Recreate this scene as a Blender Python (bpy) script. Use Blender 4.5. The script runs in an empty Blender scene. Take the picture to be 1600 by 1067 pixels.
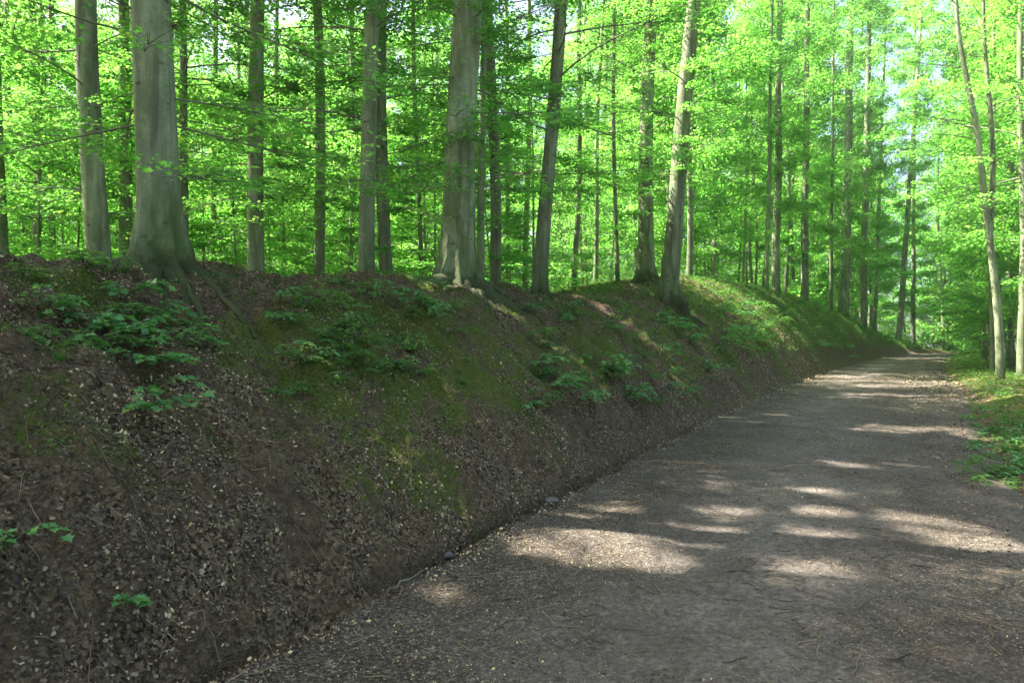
import bpy, math, time
import numpy as np
from mathutils import Vector

T00 = time.time()
R = math.radians
sc = bpy.context.scene
COL = sc.collection
rng = np.random.default_rng(11)

# ------------------------------------------------------------------ camera, sky, sun, exposure
cam_d = bpy.data.cameras.new("camera")
cam = bpy.data.objects.new("camera", cam_d)
COL.objects.link(cam)
cam.location = (0, 0, 1.5)
cam.rotation_euler = (R(90), 0, 0)
cam_d.lens = 24
cam_d.sensor_width = 36
cam_d.clip_start = 0.05
cam_d.clip_end = 3000
sc.camera = cam
FPX, CX, CY = 1066.7, 800.0, 533.5

ELEV = 52.0
SUNH = np.array([-0.968, 0.25]); SUNH /= np.linalg.norm(SUNH)
SUN = np.array([SUNH[0] * math.cos(R(ELEV)), SUNH[1] * math.cos(R(ELEV)), math.sin(R(ELEV))])

world = bpy.data.worlds.new("World")
sc.world = world
world.use_nodes = True
wn = world.node_tree
sky = wn.nodes.new("ShaderNodeTexSky")
sky.sky_type = 'NISHITA'
sky.sun_disc = False
sky.sun_elevation = R(ELEV)
sky.sun_rotation = math.atan2(SUN[0], SUN[1])
sky.air_density = 0.8
sky.dust_density = 4.5
sky.ozone_density = 0.4
bg = wn.nodes["Background"]
bg.inputs[1].default_value = 0.08
wn.links.new(sky.outputs[0], bg.inputs[0])

sun_d = bpy.data.lights.new("sun", 'SUN')
sun_d.energy = 5.0
sun_d.angle = R(0.53)
sun_d.color = (1.0, 0.89, 0.88)
sun = bpy.data.objects.new("sun", sun_d)
COL.objects.link(sun)
sun.rotation_euler = Vector(SUN).to_track_quat('Z', 'Y').to_euler()

sc.view_settings.view_transform = 'Standard'
sc.view_settings.look = 'None'
sc.view_settings.exposure = 2.86
sc.view_settings.gamma = 1
cy = sc.cycles
cy.max_bounces = 10
cy.diffuse_bounces = 8
cy.glossy_bounces = 2
cy.transmission_bounces = 4
cy.sample_clamp_indirect = 6
cy.use_denoising = True

# ------------------------------------------------------------------ numeric helpers
_tab = np.random.default_rng(5).random((256, 256))
def vn(x, y, s=0):
    x = np.asarray(x, float) + s * 17.3; y = np.asarray(y, float) + s * 9.7
    xi = np.floor(x).astype(int); yi = np.floor(y).astype(int)
    fx = x - xi; fy = y - yi
    fx = fx * fx * (3 - 2 * fx); fy = fy * fy * (3 - 2 * fy)
    a = _tab[xi & 255, yi & 255]; b = _tab[(xi + 1) & 255, yi & 255]
    c = _tab[xi & 255, (yi + 1) & 255]; d = _tab[(xi + 1) & 255, (yi + 1) & 255]
    return (a * (1 - fx) + b * fx) * (1 - fy) + (c * (1 - fx) + d * fx) * fy
def fbm(x, y, f, o=4, s=0, g=0.5):
    r = 0; a = 1; t = 0
    for k in range(o):
        r = r + a * (vn(x * f, y * f, s + k * 3) - 0.5); t += a
        f *= 2.03; a *= g
    return r / t * 2

# path: left edge as x = XL(q), q = depth
_q = np.arange(-120, 420, 0.25)
_m = np.interp(_q, [-120, 3, 5, 9, 15, 23, 42, 80, 120, 300], [.49, .49, .5, .505, .55, .57, .62, .76, 1.3, 2.5])
_x = np.concatenate([[0], np.cumsum((_m[1:] + _m[:-1]) / 2 * 0.25)])
_x += -1.32 - np.interp(3.0, _q, _x)
def XL(q): return np.interp(q, _q, _x)
def ML(q): return np.interp(q, _q, _m)
def qt(x, y):
    x = np.asarray(x, float); y = np.asarray(y, float)
    q = y.copy()
    for _ in range(9):
        m = ML(q); l2 = 1 + m * m
        q = q + 0.8 * ((x - XL(q)) * m + (y - q)) / l2
        q = np.clip(q, -115, 410)
    m = ML(q); l = np.sqrt(1 + m * m)
    t = ((XL(q) - x) * 1 + (y - q) * m) / l
    return q, t
def edge(q, t):
    m = ML(q); l = np.sqrt(1 + m * m)
    return XL(q) - t / l, q + t * m / l
def sstep(a, b, v):
    u = np.clip((v - a) / (b - a), 0, 1)
    return u * u * (3 - 2 * u)

def Wd(q): return np.interp(q, [-5, 6, 10, 20, 40], [3.9, 3.9, 4.2, 5.0, 5.2])
def terrain(x, y, micro=True):
    q, t = qt(x, y)
    H = np.interp(q, [-20, 3, 5.3, 9, 12, 14.8, 17, 20, 23.5, 33, 42, 50, 62, 80, 100, 120],
                  [2.1, 2.12, 2.17, 2.36, 2.45, 2.42, 2.72, 3.35, 3.85, 4.55, 4.9, 4.95, 4.45, 2.7, 1.1, .4])
    T = np.interp(q, [0, 10, 15, 23, 40, 90], [3.55, 3.55, 3.7, 4.6, 5.2, 5.2])
    T = T * (1 + 0.10 * (vn(q * 0.45, q * 0 + 3.3, 4) - .5))
    z0 = np.where(q > 80, -0.0009 * (np.minimum(q, 220) - 80) ** 2, 0.0)
    u = np.clip(t / T, 0, 1)
    f = 1 - (1 - u) ** 1.75
    toe = sstep(0, 0.16, u)
    f = f * (0.55 + 0.45 * toe)
    # down-slope ribs and gullies worn into the bank
    rib = (vn(q * 1.25 + t * .22, t * 0.25, 8) - .5) * 0.30 + (vn(q * 2.6 + t * .3, t * .5, 9) - .5) * .12
    gully = -0.16 * np.exp(-((q - 5.0 + .1 * t) / 0.42) ** 2)
    zb = H * f + (rib + gully) * np.sin(np.pi * np.clip(u, 0, 1)) * np.where(t > 0, 1, 0) 
    over = np.clip(t - T, 0, None)
    drop = np.where(over < 3, 0.035 * over * over, 0.315 + 0.21 * (over - 3))
    zb = zb - np.minimum(drop, H + 1.5 + 0.01 * over)
    r = -t - Wd(q)
    zr = np.where(r > 0, 0.12 * sstep(0, .8, r) - 0.055 * np.clip(r - 3, 0, 30), 0)
    zr = zr + .10 * fbm(x, y, .5, 3, 21) * sstep(0, 2, r)
    z = np.where(t > 0, zb, zr) + z0
    z0 = z0 + .13 * np.clip(y - 105, 0, 200) * sstep(20, 60, x)
    inpath = sstep(0.02, -0.25, t) * sstep(.15, -.3, -t - Wd(q))
    out = 1 - inpath
    groove = -0.20 * np.exp(-((t - 0.04 - .05 * (vn(q * 1.7, q * 0, 2) - .5)) / 0.055) ** 2) * sstep(16, 9, q) * (0.25 + .9 * vn(q * 1.1, q * 0 + 9.1, 6))
    z = z + groove - 0.05 * inpath
    if micro:
        near = sstep(60, 25, np.hypot(x, y))
        z = z + out * (0.11 * fbm(x, y, 1.3, 4, 1) + near * sstep(0, .5, t) * (.10 - .22 * np.abs(fbm(x, y, 1.9, 3, 91))) + near * (0.085 * fbm(x, y, 4.6, 6, 2, .72)) + near * sstep(0, .4, t) * .06 * (.5 - np.abs(fbm(x, y, 3.1, 3, 93)) * 2))
    return z

def pix2ground(px, py, dmin=1.5, dmax=120):
    d = np.exp(np.linspace(math.log(dmin), math.log(dmax), 1600))
    x = (px - CX) / FPX * d; z = 1.5 - (py - CY) / FPX * d
    h = terrain(x, d, False)
    h = h + .08 * (qt(x, d)[1] < -.1)
    i = np.nonzero(z < h)[0]
    if len(i) == 0: return np.array([x[-1], d[-1], h[-1]])
    i = i[0]
    return np.array([x[i], d[i], h[i]])
def gz(x, y): return float(terrain(np.array([x]), np.array([y]))[0])
def tnormal(x, y, e=0.06):
    dx = (terrain(x + e, y, False) - terrain(x - e, y, False)) / (2 * e)
    dy = (terrain(x, y + e, False) - terrain(x, y - e, False)) / (2 * e)
    n = np.stack([-dx, -dy, np.ones_like(dx)], 1)
    return n / np.linalg.norm(n, axis=1)[:, None]

# gaps in the canopy: (pixel x, pixel y, ground radius in m) where the sun reaches the ground
GAPS = [(835,842,.16),(880,846,.24),(925,852,.26),(965,862,.22),(1005,866,.17),(900,815,.18),(960,793,.16),(945,830,.2),(1035,826,.13),
        (1070,829,.19),(1110,828,.17),(1135,797,.17),(1285,768,.12),(1282,798,.11),(1265,833,.13),(1258,880,.11),
        (1430,808,.18),(1465,820,.2),(1500,832,.2),(1540,848,.2),(1570,852,.16),
        (1370,672,.26),(1405,668,.36),(1440,667,.42),(1475,669,.36),(1530,678,.22),(1580,690,.2),
        (1335,727,.16),(1410,722,.17),(1300,722,.1),(690,928,.07),(722,942,.06),(1565,752,.12),
        (1370,603,.4),(1410,602,.5),(1440,603,.45),(1130,652,.22),(1170,657,.22),(1210,648,.15),
        (548,648,.03),(575,672,.03),(600,695,.03),(628,722,.03),(655,747,.03),(682,772,.03),(715,800,.03),(745,818,.04),
        (650,449,.16),(690,455,.16),(730,465,.16),(765,477,.16),(795,494,.16),(820,515,.15),(850,540,.15),(880,562,.15),(915,590,.14),
        (925,482,.14),(950,495,.15),(975,508,.15),(1000,525,.15),(1025,548,.15),(1050,572,.15),(1075,595,.14),
        (1090,450,.25),(1120,465,.25),(1150,485,.25),(1190,515,.25),(1230,545,.25)]
_gp = np.array([pix2ground(a, b) for a, b, _ in GAPS])
_gr = np.array([c for _, _, c in GAPS])
_sx = np.cross(SUN, [0, 0, 1.0]); _sx /= np.linalg.norm(_sx)
_sy = np.cross(_sx, SUN)
_gu = np.stack([_gp @ _sx, _gp @ _sy], 1)
def shading_patch(P, grow=1.0):
    u = P @ _sx; v = P @ _sy
    bad = np.zeros(len(P), bool)
    for (a, b), r in zip(_gu, _gr):
        bad |= ((u - a) ** 2 + (v - b) ** 2) < (r + (.14 if r >= .2 else .09 if r >= .11 else .05)) ** 2
    return bad

# ------------------------------------------------------------------ mesh helpers
def obj(name, me, mat, parent=None, loc=None):
    o = bpy.data.objects.new(name, me)
    COL.objects.link(o)
    if mat is not None and len(me.materials) == 0: me.materials.append(mat)
    if parent is not None: o.parent = parent
    if loc is not None: o.location = loc
    return o
def tag(o, label=None, cat=None, group=None, kind=None):
    if label: o["label"] = label
    if cat: o["category"] = cat
    if group: o["group"] = group
    if kind: o["kind"] = kind
    return o
def empty(name, loc, rz=0):
    o = bpy.data.objects.new(name, None)
    COL.objects.link(o)
    o.location = loc; o.rotation_euler = (0, 0, rz); o.empty_display_size = .3
    return o
def quadmesh(name, V, F, attrs=None, fattrs=None, smooth=True):
    me = bpy.data.meshes.new(name)
    V = np.ascontiguousarray(V, np.float32); F = np.ascontiguousarray(F, np.int32)
    k = F.shape[1]
    me.vertices.add(len(V)); me.vertices.foreach_set("co", V.ravel())
    me.loops.add(F.size); me.loops.foreach_set("vertex_index", F.ravel())
    me.polygons.add(len(F)); me.polygons.foreach_set("loop_start", np.arange(0, F.size, k, dtype=np.int32))
    me.update(calc_edges=True)
    if smooth: me.polygons.foreach_set("use_smooth", np.ones(len(F), bool))
    for n, a in (attrs or {}).items():
        at = me.attributes.new(n, 'FLOAT', 'POINT'); at.data.foreach_set("value", np.ascontiguousarray(a, np.float32))
    for n, a in (fattrs or {}).items():
        at = me.attributes.new(n, 'FLOAT', 'FACE'); at.data.foreach_set("value", np.ascontiguousarray(a, np.float32))
    return me
def gridfaces(nr, nc, wrap=False):
    i = np.arange(nr - 1)[:, None]; j = np.arange(nc if wrap else nc - 1)[None, :]
    j2 = (j + 1) % nc
    return np.stack([i * nc + j, i * nc + j2, (i + 1) * nc + j2, (i + 1) * nc + j], -1).reshape(-1, 4)
def norm(a): return a / np.maximum(np.linalg.norm(a, axis=-1, keepdims=True), 1e-9)

class Soup:
    def __init__(s): s.V = []; s.F = []; s.T = []; s.n = 0
    def add(s, V, F, T=None):
        s.V.append(V); s.F.append(F + s.n); s.n += len(V)
        s.T.append(np.zeros(len(F)) if T is None else T)
    def mesh(s, name, smooth=True):
        if not s.V: s.add(np.zeros((4, 3)), np.array([[0, 1, 2, 3]]))
        return quadmesh(name, np.concatenate(s.V), np.concatenate(s.F), None, {"tint": np.concatenate(s.T)}, smooth)

def leaves4(P, D, N, L, W, fold=0.12):
    S = norm(np.cross(D, N)); L = L[:, None]; W = W[:, None]
    V = np.stack([P, P + D * L * .45 + S * W / 2 + N * W * fold, P + D * L, P + D * L * .45 - S * W / 2 + N * W * fold], 1)
    n = len(P)
    return V.reshape(-1, 3), np.arange(n * 4).reshape(n, 4)
def leaves6(P, D, N, L, W, fold=0.15, curl=0.1):
    S = norm(np.cross(D, N)); L = L[:, None]; W = W[:, None]
    f = N * W * fold
    V = np.stack([P, P + D * L * .30 + S * W * .48 + f, P + D * L * .68 + S * W * .36 + f * .8 - N * L * curl * .4,
                  P + D * L - N * L * curl, P + D * L * .68 - S * W * .36 + f * .8 - N * L * curl * .4, P + D * L * .30 - S * W * .48 + f], 1)
    n = len(P); b = np.arange(n)[:, None] * 6
    F = np.stack([b + [0, 1, 2, 3], b + [0, 3, 4, 5]], 1).reshape(-1, 4)
    return V.reshape(-1, 3), F
def tubes(P, r, sides, ref=(0, 0, 1.0)):
    """P (n,K,3), r (n,K)"""
    n, K, _ = P.shape
    tg = norm(np.gradient(P, axis=1))
    rf = np.broadcast_to(np.array(ref), tg.shape)
    A = norm(np.cross(tg, rf)); B = np.cross(tg, A)
    a = np.arange(sides) / sides * 2 * np.pi
    V = P[:, :, None, :] + r[:, :, None, None] * (np.cos(a)[None, None, :, None] * A[:, :, None, :] + np.sin(a)[None, None, :, None] * B[:, :, None, :])
    F0 = gridfaces(K, sides, True)
    F = (np.arange(n)[:, None, None] * K * sides + F0[None]).reshape(-1, 4)
    return V.reshape(-1, 3), F

# ------------------------------------------------------------------ materials
def mat(name):
    m = bpy.data.materials.new(name); m.use_nodes = True
    nt = m.node_tree; nt.nodes.clear()
    out = nt.nodes.new("ShaderNodeOutputMaterial")
    return m, nt, out
def N(nt, t, **kw):
    n = nt.nodes.new(t)
    for k, v in kw.items(): setattr(n, k, v)
    return n
def ramp(nt, fac, stops, interp='LINEAR'):
    r = N(nt, "ShaderNodeValToRGB"); r.color_ramp.interpolation = interp
    e = r.color_ramp.elements
    while len(e) < len(stops): e.new(0.5)
    for k, (p, c) in enumerate(stops):
        e[k].position = p; e[k].color = (*c, 1)
    nt.links.new(fac, r.inputs[0])
    return r.outputs[0]
def noise(nt, vec, scale, detail=4, rough=.55, dist=0):
    n = N(nt, "ShaderNodeTexNoise")
    n.inputs["Scale"].default_value = scale; n.inputs["Detail"].default_value = detail
    n.inputs["Roughness"].default_value = rough; n.inputs["Distortion"].default_value = dist
    if vec is not None: nt.links.new(vec, n.inputs["Vector"])
    return n.outputs["Fac"]
def mixc(nt, f, a, b, mode='MIX'):
    m = N(nt, "ShaderNodeMix", data_type='RGBA', blend_type=mode)
    for k, v in ((0, f), (6, a), (7, b)):
        if hasattr(v, "is_output"): nt.links.new(v, m.inputs[k])
        elif k == 0: m.inputs[k].default_value = v
        else: m.inputs[k].default_value = (*v, 1)
    return m.outputs[2]
def maths(nt, op, a, b=None, clamp=False):
    m = N(nt, "ShaderNodeMath", operation=op, use_clamp=clamp)
    for k, v in ((0, a), (1, b)):
        if v is None: continue
        if hasattr(v, "is_output"): nt.links.new(v, m.inputs[k])
        else: m.inputs[k].default_value = v
    return m.outputs[0]
def attr(nt, n):
    a = N(nt, "ShaderNodeAttribute", attribute_name=n); return a.outputs["Fac"]

def leafmat(name, refl, trans, mixf=.5, gloss=.35, rough=.5, var=.35):
    m, nt, out = mat(name)
    t = attr(nt, "tint"); oi = N(nt, "ShaderNodeObjectInfo")
    bright = maths(nt, 'ADD', maths(nt, 'MULTIPLY', oi.outputs["Random"], var), 1 - var / 2)
    cr = ramp(nt, t, refl); ct = ramp(nt, t, trans)
    cr = mixc(nt, 1.0, cr, bright, 'MULTIPLY'); ct = mixc(nt, 1.0, ct, bright, 'MULTIPLY')
    p = N(nt, "ShaderNodeBsdfPrincipled")
    p.inputs["Roughness"].default_value = rough; p.inputs["Specular IOR Level"].default_value = gloss
    nt.links.new(cr, p.inputs["Base Color"])
    tr = N(nt, "ShaderNodeBsdfTranslucent"); nt.links.new(ct, tr.inputs[0])
    mx = N(nt, "ShaderNodeMixShader"); mx.inputs[0].default_value = mixf
    nt.links.new(p.outputs[0], mx.inputs[1]); nt.links.new(tr.outputs[0], mx.inputs[2])
    nt.links.new(mx.outputs[0], out.inputs[0])
    return m
M_LEAF = leafmat("beech_leaf", [(0, (.035, .12, .02)), (.6, (.055, .17, .03)), (1, (.10, .20, .03))],
                 [(0, (.13, .45, .052)), (.6, (.235, .61, .075)), (1, (.45, .73, .105))], .58)
M_MAPLE = leafmat("maple_leaf", [(0, (.05, .18, .045)), (.6, (.08, .26, .06)), (1, (.17, .29, .035))],
                  [(0, (.08, .30, .06)), (1, (.2, .45, .04))], .35, .55, .42, .3)
M_HERB = leafmat("herb_leaf", [(0, (.035, .085, .018)), (.5, (.05, .14, .028)), (1, (.11, .18, .025))],
                 [(0, (.08, .28, .04)), (1, (.24, .48, .04))], .4, .3, .6, .1)
def littermat():
    m, nt, out = mat("dead_leaf")
    t = attr(nt, "tint")
    c = ramp(nt, t, [(0, (0.015, 0.01, 0.005)), (.25, (0.04375, 0.03125, 0.015)), (.5, (0.1125, 0.08625, 0.0425)), (.72, (0.225, 0.1812, 0.09625)), (.9, (0.375, 0.3187, 0.175)), (1, (0.475, 0.4125, 0.175))])
    p = N(nt, "ShaderNodeBsdfPrincipled"); p.inputs["Roughness"].default_value = .6; p.inputs["Specular IOR Level"].default_value = .4
    nt.links.new(c, p.inputs["Base Color"]); nt.links.new(p.outputs[0], out.inputs[0])
    return m
M_LITTER = littermat()

def barkmat():
    m, nt, out = mat("beech_bark")
    tc = N(nt, "ShaderNodeTexCoord"); oi = N(nt, "ShaderNodeObjectInfo")
    mp = N(nt, "ShaderNodeMapping"); mp.inputs["Scale"].default_value = (1, 1, .28)
    nt.links.new(tc.outputs["Object"], mp.inputs[0])
    mp2 = N(nt, "ShaderNodeMapping"); mp2.inputs["Scale"].default_value = (1, 1, 3.2)
    nt.links.new(tc.outputs["Object"], mp2.inputs[0])
    big = noise(nt, mp.outputs[0], 3.0, 5, .6, .4)
    c = ramp(nt, big, [(.25, (.075, .098, .044)), (.45, (.145, .180, .092)), (.6, (.23, .275, .155)), (.78, (.38, .42, .285))])
    fine = noise(nt, mp2.outputs[0], 22, 5, .65)
    c = mixc(nt, ramp(nt, fine, [(.36, (.4, .4, .4)), (.5, (0, 0, 0))]), c, (.07, .065, .05))
    blot = noise(nt, tc.outputs["Object"], 7, 4, .6)
    c = mixc(nt, ramp(nt, blot, [(.55, (0, 0, 0)), (.68, (.6, .6, .6))]), c, (.25, .30, .16))
    mp3 = N(nt, "ShaderNodeMapping"); mp3.inputs["Scale"].default_value = (1, 1, .10)
    nt.links.new(tc.outputs["Object"], mp3.inputs[0])
    c = mixc(nt, ramp(nt, noise(nt, mp3.outputs[0], 9, 5, .6, .3), [(.46, (0, 0, 0)), (.66, (.75, .75, .75))]), c, (.085, .105, .045))
    c = mixc(nt, ramp(nt, noise(nt, mp3.outputs[0], 5, 3, .6, .8), [(.56, (0, 0, 0)), (.66, (.6, .6, .6))]), c, (.065, .058, .042))
    vk = N(nt, "ShaderNodeTexVoronoi"); vk.inputs["Scale"].default_value = 2.6
    mp4 = N(nt, "ShaderNodeMapping"); mp4.inputs["Scale"].default_value = (1, 1, 1.9)
    nt.links.new(tc.outputs["Object"], mp4.inputs[0]); nt.links.new(mp4.outputs[0], vk.inputs["Vector"])
    c = mixc(nt, ramp(nt, vk.outputs["Distance"], [(.06, (.85, .85, .85)), (.13, (0, 0, 0))]), c, (.04, .035, .022))
    # moss and algae: heaviest on the root flare
    sep = N(nt, "ShaderNodeSeparateXYZ"); nt.links.new(tc.outputs["Object"], sep.inputs[0])
    low = ramp(nt, maths(nt, 'MULTIPLY', sep.outputs[2], .5), [(.0, (1, 1, 1)), (.22, (.62, .62, .62)), (.8, (.36, .36, .36))])
    mm = maths(nt, 'ADD', maths(nt, 'MULTIPLY', low, .55), maths(nt, 'MULTIPLY', noise(nt, mp.outputs[0], 5, 5, .65), .9))
    mf = ramp(nt, mm, [(.66, (0, 0, 0)), (.95, (.85, .85, .85))])
    c = mixc(nt, mf, c, (.05, .085, .02))
    df = maths(nt, 'ADD', maths(nt, 'MULTIPLY', sep.outputs[2], -1.6), maths(nt, 'MULTIPLY', noise(nt, tc.outputs["Object"], 6, 5, .7), 1.7))
    c = mixc(nt, ramp(nt, df, [(.38, (0, 0, 0)), (.75, (.85, .85, .85))]), c, (.035, .042, .014))
    bv = maths(nt, 'ADD', maths(nt, 'MULTIPLY', oi.outputs["Random"], .4), .8)
    c = mixc(nt, 1.0, c, bv, 'MULTIPLY')
    p = N(nt, "ShaderNodeBsdfPrincipled"); p.inputs["Roughness"].default_value = .85; p.inputs["Specular IOR Level"].default_value = .2
    nt.links.new(c, p.inputs["Base Color"])
    b = N(nt, "ShaderNodeBump"); b.inputs["Strength"].default_value = .7; b.inputs["Distance"].default_value = .02
    hh = maths(nt, 'ADD', maths(nt, 'MULTIPLY', fine, .5), noise(nt, tc.outputs["Object"], 14, 6, .6))
    nt.links.new(hh, b.inputs["Height"]); nt.links.new(b.outputs[0], p.inputs["Normal"])
    nt.links.new(p.outputs[0], out.inputs[0])
    return m
M_BARK = barkmat()
def simplemat(name, col, rough=.8):
    m, nt, out = mat(name)
    tc = N(nt, "ShaderNodeTexCoord")
    n = noise(nt, tc.outputs["Object"], 9, 4)
    c = mixc(nt, n, tuple(v * .55 for v in col), tuple(v * 1.4 for v in col))
    p = N(nt, "ShaderNodeBsdfPrincipled"); p.inputs["Roughness"].default_value = rough
    nt.links.new(c, p.inputs["Base Color"]); nt.links.new(p.outputs[0], out.inputs[0])
    return m
M_TWIG = simplemat("twig_bark", (.13, .135, .08))
M_STEM = simplemat("green_stem", (.07, .10, .03))
M_STONE = simplemat("stone", (.10, .09, .075))

def groundmat(name, path=False):
    m, nt, out = mat(name)
    geo = N(nt, "ShaderNodeNewGeometry"); pos = geo.outputs["Position"]
    v = N(nt, "ShaderNodeTexVoronoi"); v.inputs["Scale"].default_value = 85 if path else 60
    v.inputs["Randomness"].default_value = 1
    wv = N(nt, "ShaderNodeVectorMath", operation='ADD')
    nn = N(nt, "ShaderNodeTexNoise"); nn.inputs["Scale"].default_value = 16; nt.links.new(pos, nn.inputs["Vector"])
    sc_ = N(nt, "ShaderNodeVectorMath", operation='SCALE'); sc_.inputs[3].default_value = .05
    nt.links.new(nn.outputs["Color"], sc_.inputs[0]); nt.links.new(pos, wv.inputs[0]); nt.links.new(sc_.outputs[0], wv.inputs[1])
    nt.links.new(wv.outputs[0], v.inputs["Vector"])
    sepc = N(nt, "ShaderNodeSeparateColor"); nt.links.new(v.outputs["Color"], sepc.inputs[0])
    if path:
        c = ramp(nt, sepc.outputs[0], [(0, (0.02625, 0.02375, 0.015)), (.4, (0.0625, 0.055, 0.03625)), (.75, (0.1187, 0.1063, 0.0725)), (.93, (0.2, 0.1775, 0.1225)), (1, (0.3125, 0.2812, 0.1875))])
        soil = ramp(nt, noise(nt, pos, 26, 6, .7), [(.3, (0.06875, 0.06375, 0.0475)), (.5, (0.1562, 0.1438, 0.1125)), (.7, (0.2875, 0.2662, 0.215))])
        lane = attr(nt, "lane")
        c = mixc(nt, maths(nt, 'MULTIPLY', lane, .85, True), c, soil)
        big = noise(nt, pos, 1.1, 4, .6)
        c = mixc(nt, ramp(nt, big, [(.35, (.45, .45, .45)), (.6, (0, 0, 0))]), c, (.045, .034, .026))
    else:
        c = ramp(nt, sepc.outputs[0], [(0, (0.0175, 0.01125, 0.00625)), (.4, (0.075, 0.0575, 0.02875)), (.8, (0.1812, 0.1438, 0.075)), (.95, (0.225, 0.1812, 0.1)), (1, (0.3125, 0.2625, 0.1375))])
        soil = ramp(nt, noise(nt, pos, 12, 6, .7), [(.3, (0.035, 0.025, 0.0125)), (.55, (0.1125, 0.085, 0.04375)), (.75, (0.2063, 0.1625, 0.0875))])
        c = mixc(nt, ramp(nt, noise(nt, pos, 2.3, 5, .6), [(.42, (0, 0, 0)), (.58, (.8, .8, .8))]), c, soil)
        mo = attr(nt, "moss")
        mf = maths(nt, 'ADD', mo, maths(nt, 'MULTIPLY', maths(nt, 'SUBTRACT', noise(nt, pos, 8, 8, .8), .5), 2.6))
        mf = ramp(nt, mf, [(.42, (0, 0, 0)), (.72, (.9, .9, .9))])
        mc = ramp(nt, noise(nt, pos, 34, 4, .7), [(.3, (0.036, 0.0528, 0.0096)), (.6, (0.102, 0.144, 0.0156)), (.8, (0.204, 0.252, 0.0336))])
        c = mixc(nt, mf, c, mc)
    p = N(nt, "ShaderNodeBsdfPrincipled"); p.inputs["Roughness"].default_value = .9; p.inputs["Specular IOR Level"].default_value = .15
    nt.links.new(c, p.inputs["Base Color"])
    b = N(nt, "ShaderNodeBump"); b.inputs["Strength"].default_value = .9; b.inputs["Distance"].default_value = .025 if path else .05
    h = maths(nt, 'ADD', noise(nt, pos, 38, 6, .7), maths(nt, 'MULTIPLY', v.outputs["Distance"], .6))
    nt.links.new(h, b.inputs["Height"]); nt.links.new(b.outputs[0], p.inputs["Normal"])
    nt.links.new(p.outputs[0], out.inputs[0])
    return m
M_FLOOR = groundmat("forest_soil")
M_PATH = groundmat("path_dirt", True)

# ------------------------------------------------------------------ forest floor and bank: one sheet
MOSS = [(540,560,1.0),(560,610,.9),(480,500,.5),(640,520,.6),(700,560,.6),(800,560,.7),(620,680,.7),(780,620,.7),(1000,520,.9),(1040,560,.9),(960,560,.6),(1060,600,.6),
        (1180,520,1.4),(1240,520,1.6),(900,540,.4),(850,600,.35),(540,760,.3),(1130,560,.9),(700,600,.3),(100,450,.4),(250,600,.25)]
_mp = np.array([pix2ground(a, b) for a, b, _ in MOSS]); _mr = np.array([c for *_, c in MOSS])
def mossmask(x, y):
    q, t = qt(x, y)
    m = np.zeros_like(x, dtype=float)
    for (a, b, _), r in zip(_mp, _mr):
        m = np.maximum(m, np.exp(-((x - a) ** 2 + (y - b) ** 2) / (r * r)))
    m = np.maximum(m, (.36 + .22 * sstep(3.5, 7, q)) * sstep(.35, .9, t))
    far = sstep(12, 20, q) * sstep(.5, 1.6, t)
    m = np.maximum(m, far * .88)
    m = np.maximum(m, sstep(-.3, .6, -t - Wd(q)) * 1.1)
    m = np.maximum(m, sstep(5, 9, t) * .6)
    return np.clip(m, 0, 1) * (.35 + 1.0 * vn(x * 1.7, y * 1.7, 33)) * (.6 + .8 * vn(x * 4.3, y * 4.3, 34))
def cushion(x, y):
    return .05 * mossmask(x, y) * np.clip(vn(x * 8, y * 8, 35) - .35, 0, 1) * sstep(45, 20, np.hypot(x, y))
def polar(rs, an):
    rr, aa = np.meshgrid(rs, an, indexing='ij')
    return rr * np.sin(aa), rr * np.cos(aa)
an = np.concatenate([np.linspace(-180, -46, 60, endpoint=False), np.linspace(-46, 46, 620), np.linspace(46, 180, 60)[1:]])
an = np.radians(an[:-1])
rs = np.concatenate([[0.02, .3, .7, 1.1, 1.5, 1.9], np.exp(np.linspace(math.log(2.2), math.log(55), 620)), np.exp(np.linspace(math.log(56), math.log(400), 80))])
gx, gy = polar(rs, an)
gzv = terrain(gx.ravel(), gy.ravel()) + cushion(gx.ravel(), gy.ravel())
V = np.stack([gx.ravel(), gy.ravel(), gzv], 1)
F = gridfaces(len(rs), len(an), True)[:, ::-1]
V_GROUND_MIN = gzv.min()
me = quadmesh("forest_floor", V, F, {"moss": mossmask(gx.ravel(), gy.ravel())})
tag(obj("forest_floor", me, M_FLOOR), kind="structure")

# path sheet
qs = np.concatenate([np.linspace(-14, 1.2, 60, endpoint=False), np.exp(np.linspace(math.log(1.2), math.log(120), 900))])
ts = np.linspace(0.06, -5.35, 230)
Q, Tt = np.meshgrid(qs, ts, indexing='ij')
Q = Q.ravel(); Tt = Tt.ravel()
wob = .10 * fbm(Q, Q * 0, 1.4, 4, 41); wobr = .35 * fbm(Q, Q * 0, .8, 4, 43)
px_, py_ = edge(Q, Tt)
zb = terrain(px_, py_, False)
inp = sstep(.0, -.14, Tt + np.maximum(.26 * fbm(Q, Q * 0, 2.3, 5, 45, .7), 0) - np.minimum(wob, .02)) * sstep(.12, -.5, -Tt + wobr - Wd(Q))
rut = -.03 * np.exp(-((Tt + 1.55) / .28) ** 2) - .03 * np.exp(-((Tt + 3.35) / .3) ** 2)
zz = zb + .05 + .030 - (1 - inp) * .12 + inp * (rut + .03 * fbm(px_, py_, 1.1, 3, 51) + .020 * fbm(px_, py_, 8, 6, 52, .75))
lane = np.exp(-((Tt + 1.9 + .3 * fbm(Q, Q * 0, .3, 2, 61)) / .85) ** 2) + .3 * np.exp(-((Tt + 3.6) / .5) ** 2)
lane = np.clip(lane + .35 * fbm(px_, py_, 1.6, 4, 62), 0, 1) 
me = quadmesh("path", np.stack([px_, py_, zz], 1), gridfaces(len(qs), len(ts)), {"lane": lane})
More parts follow.
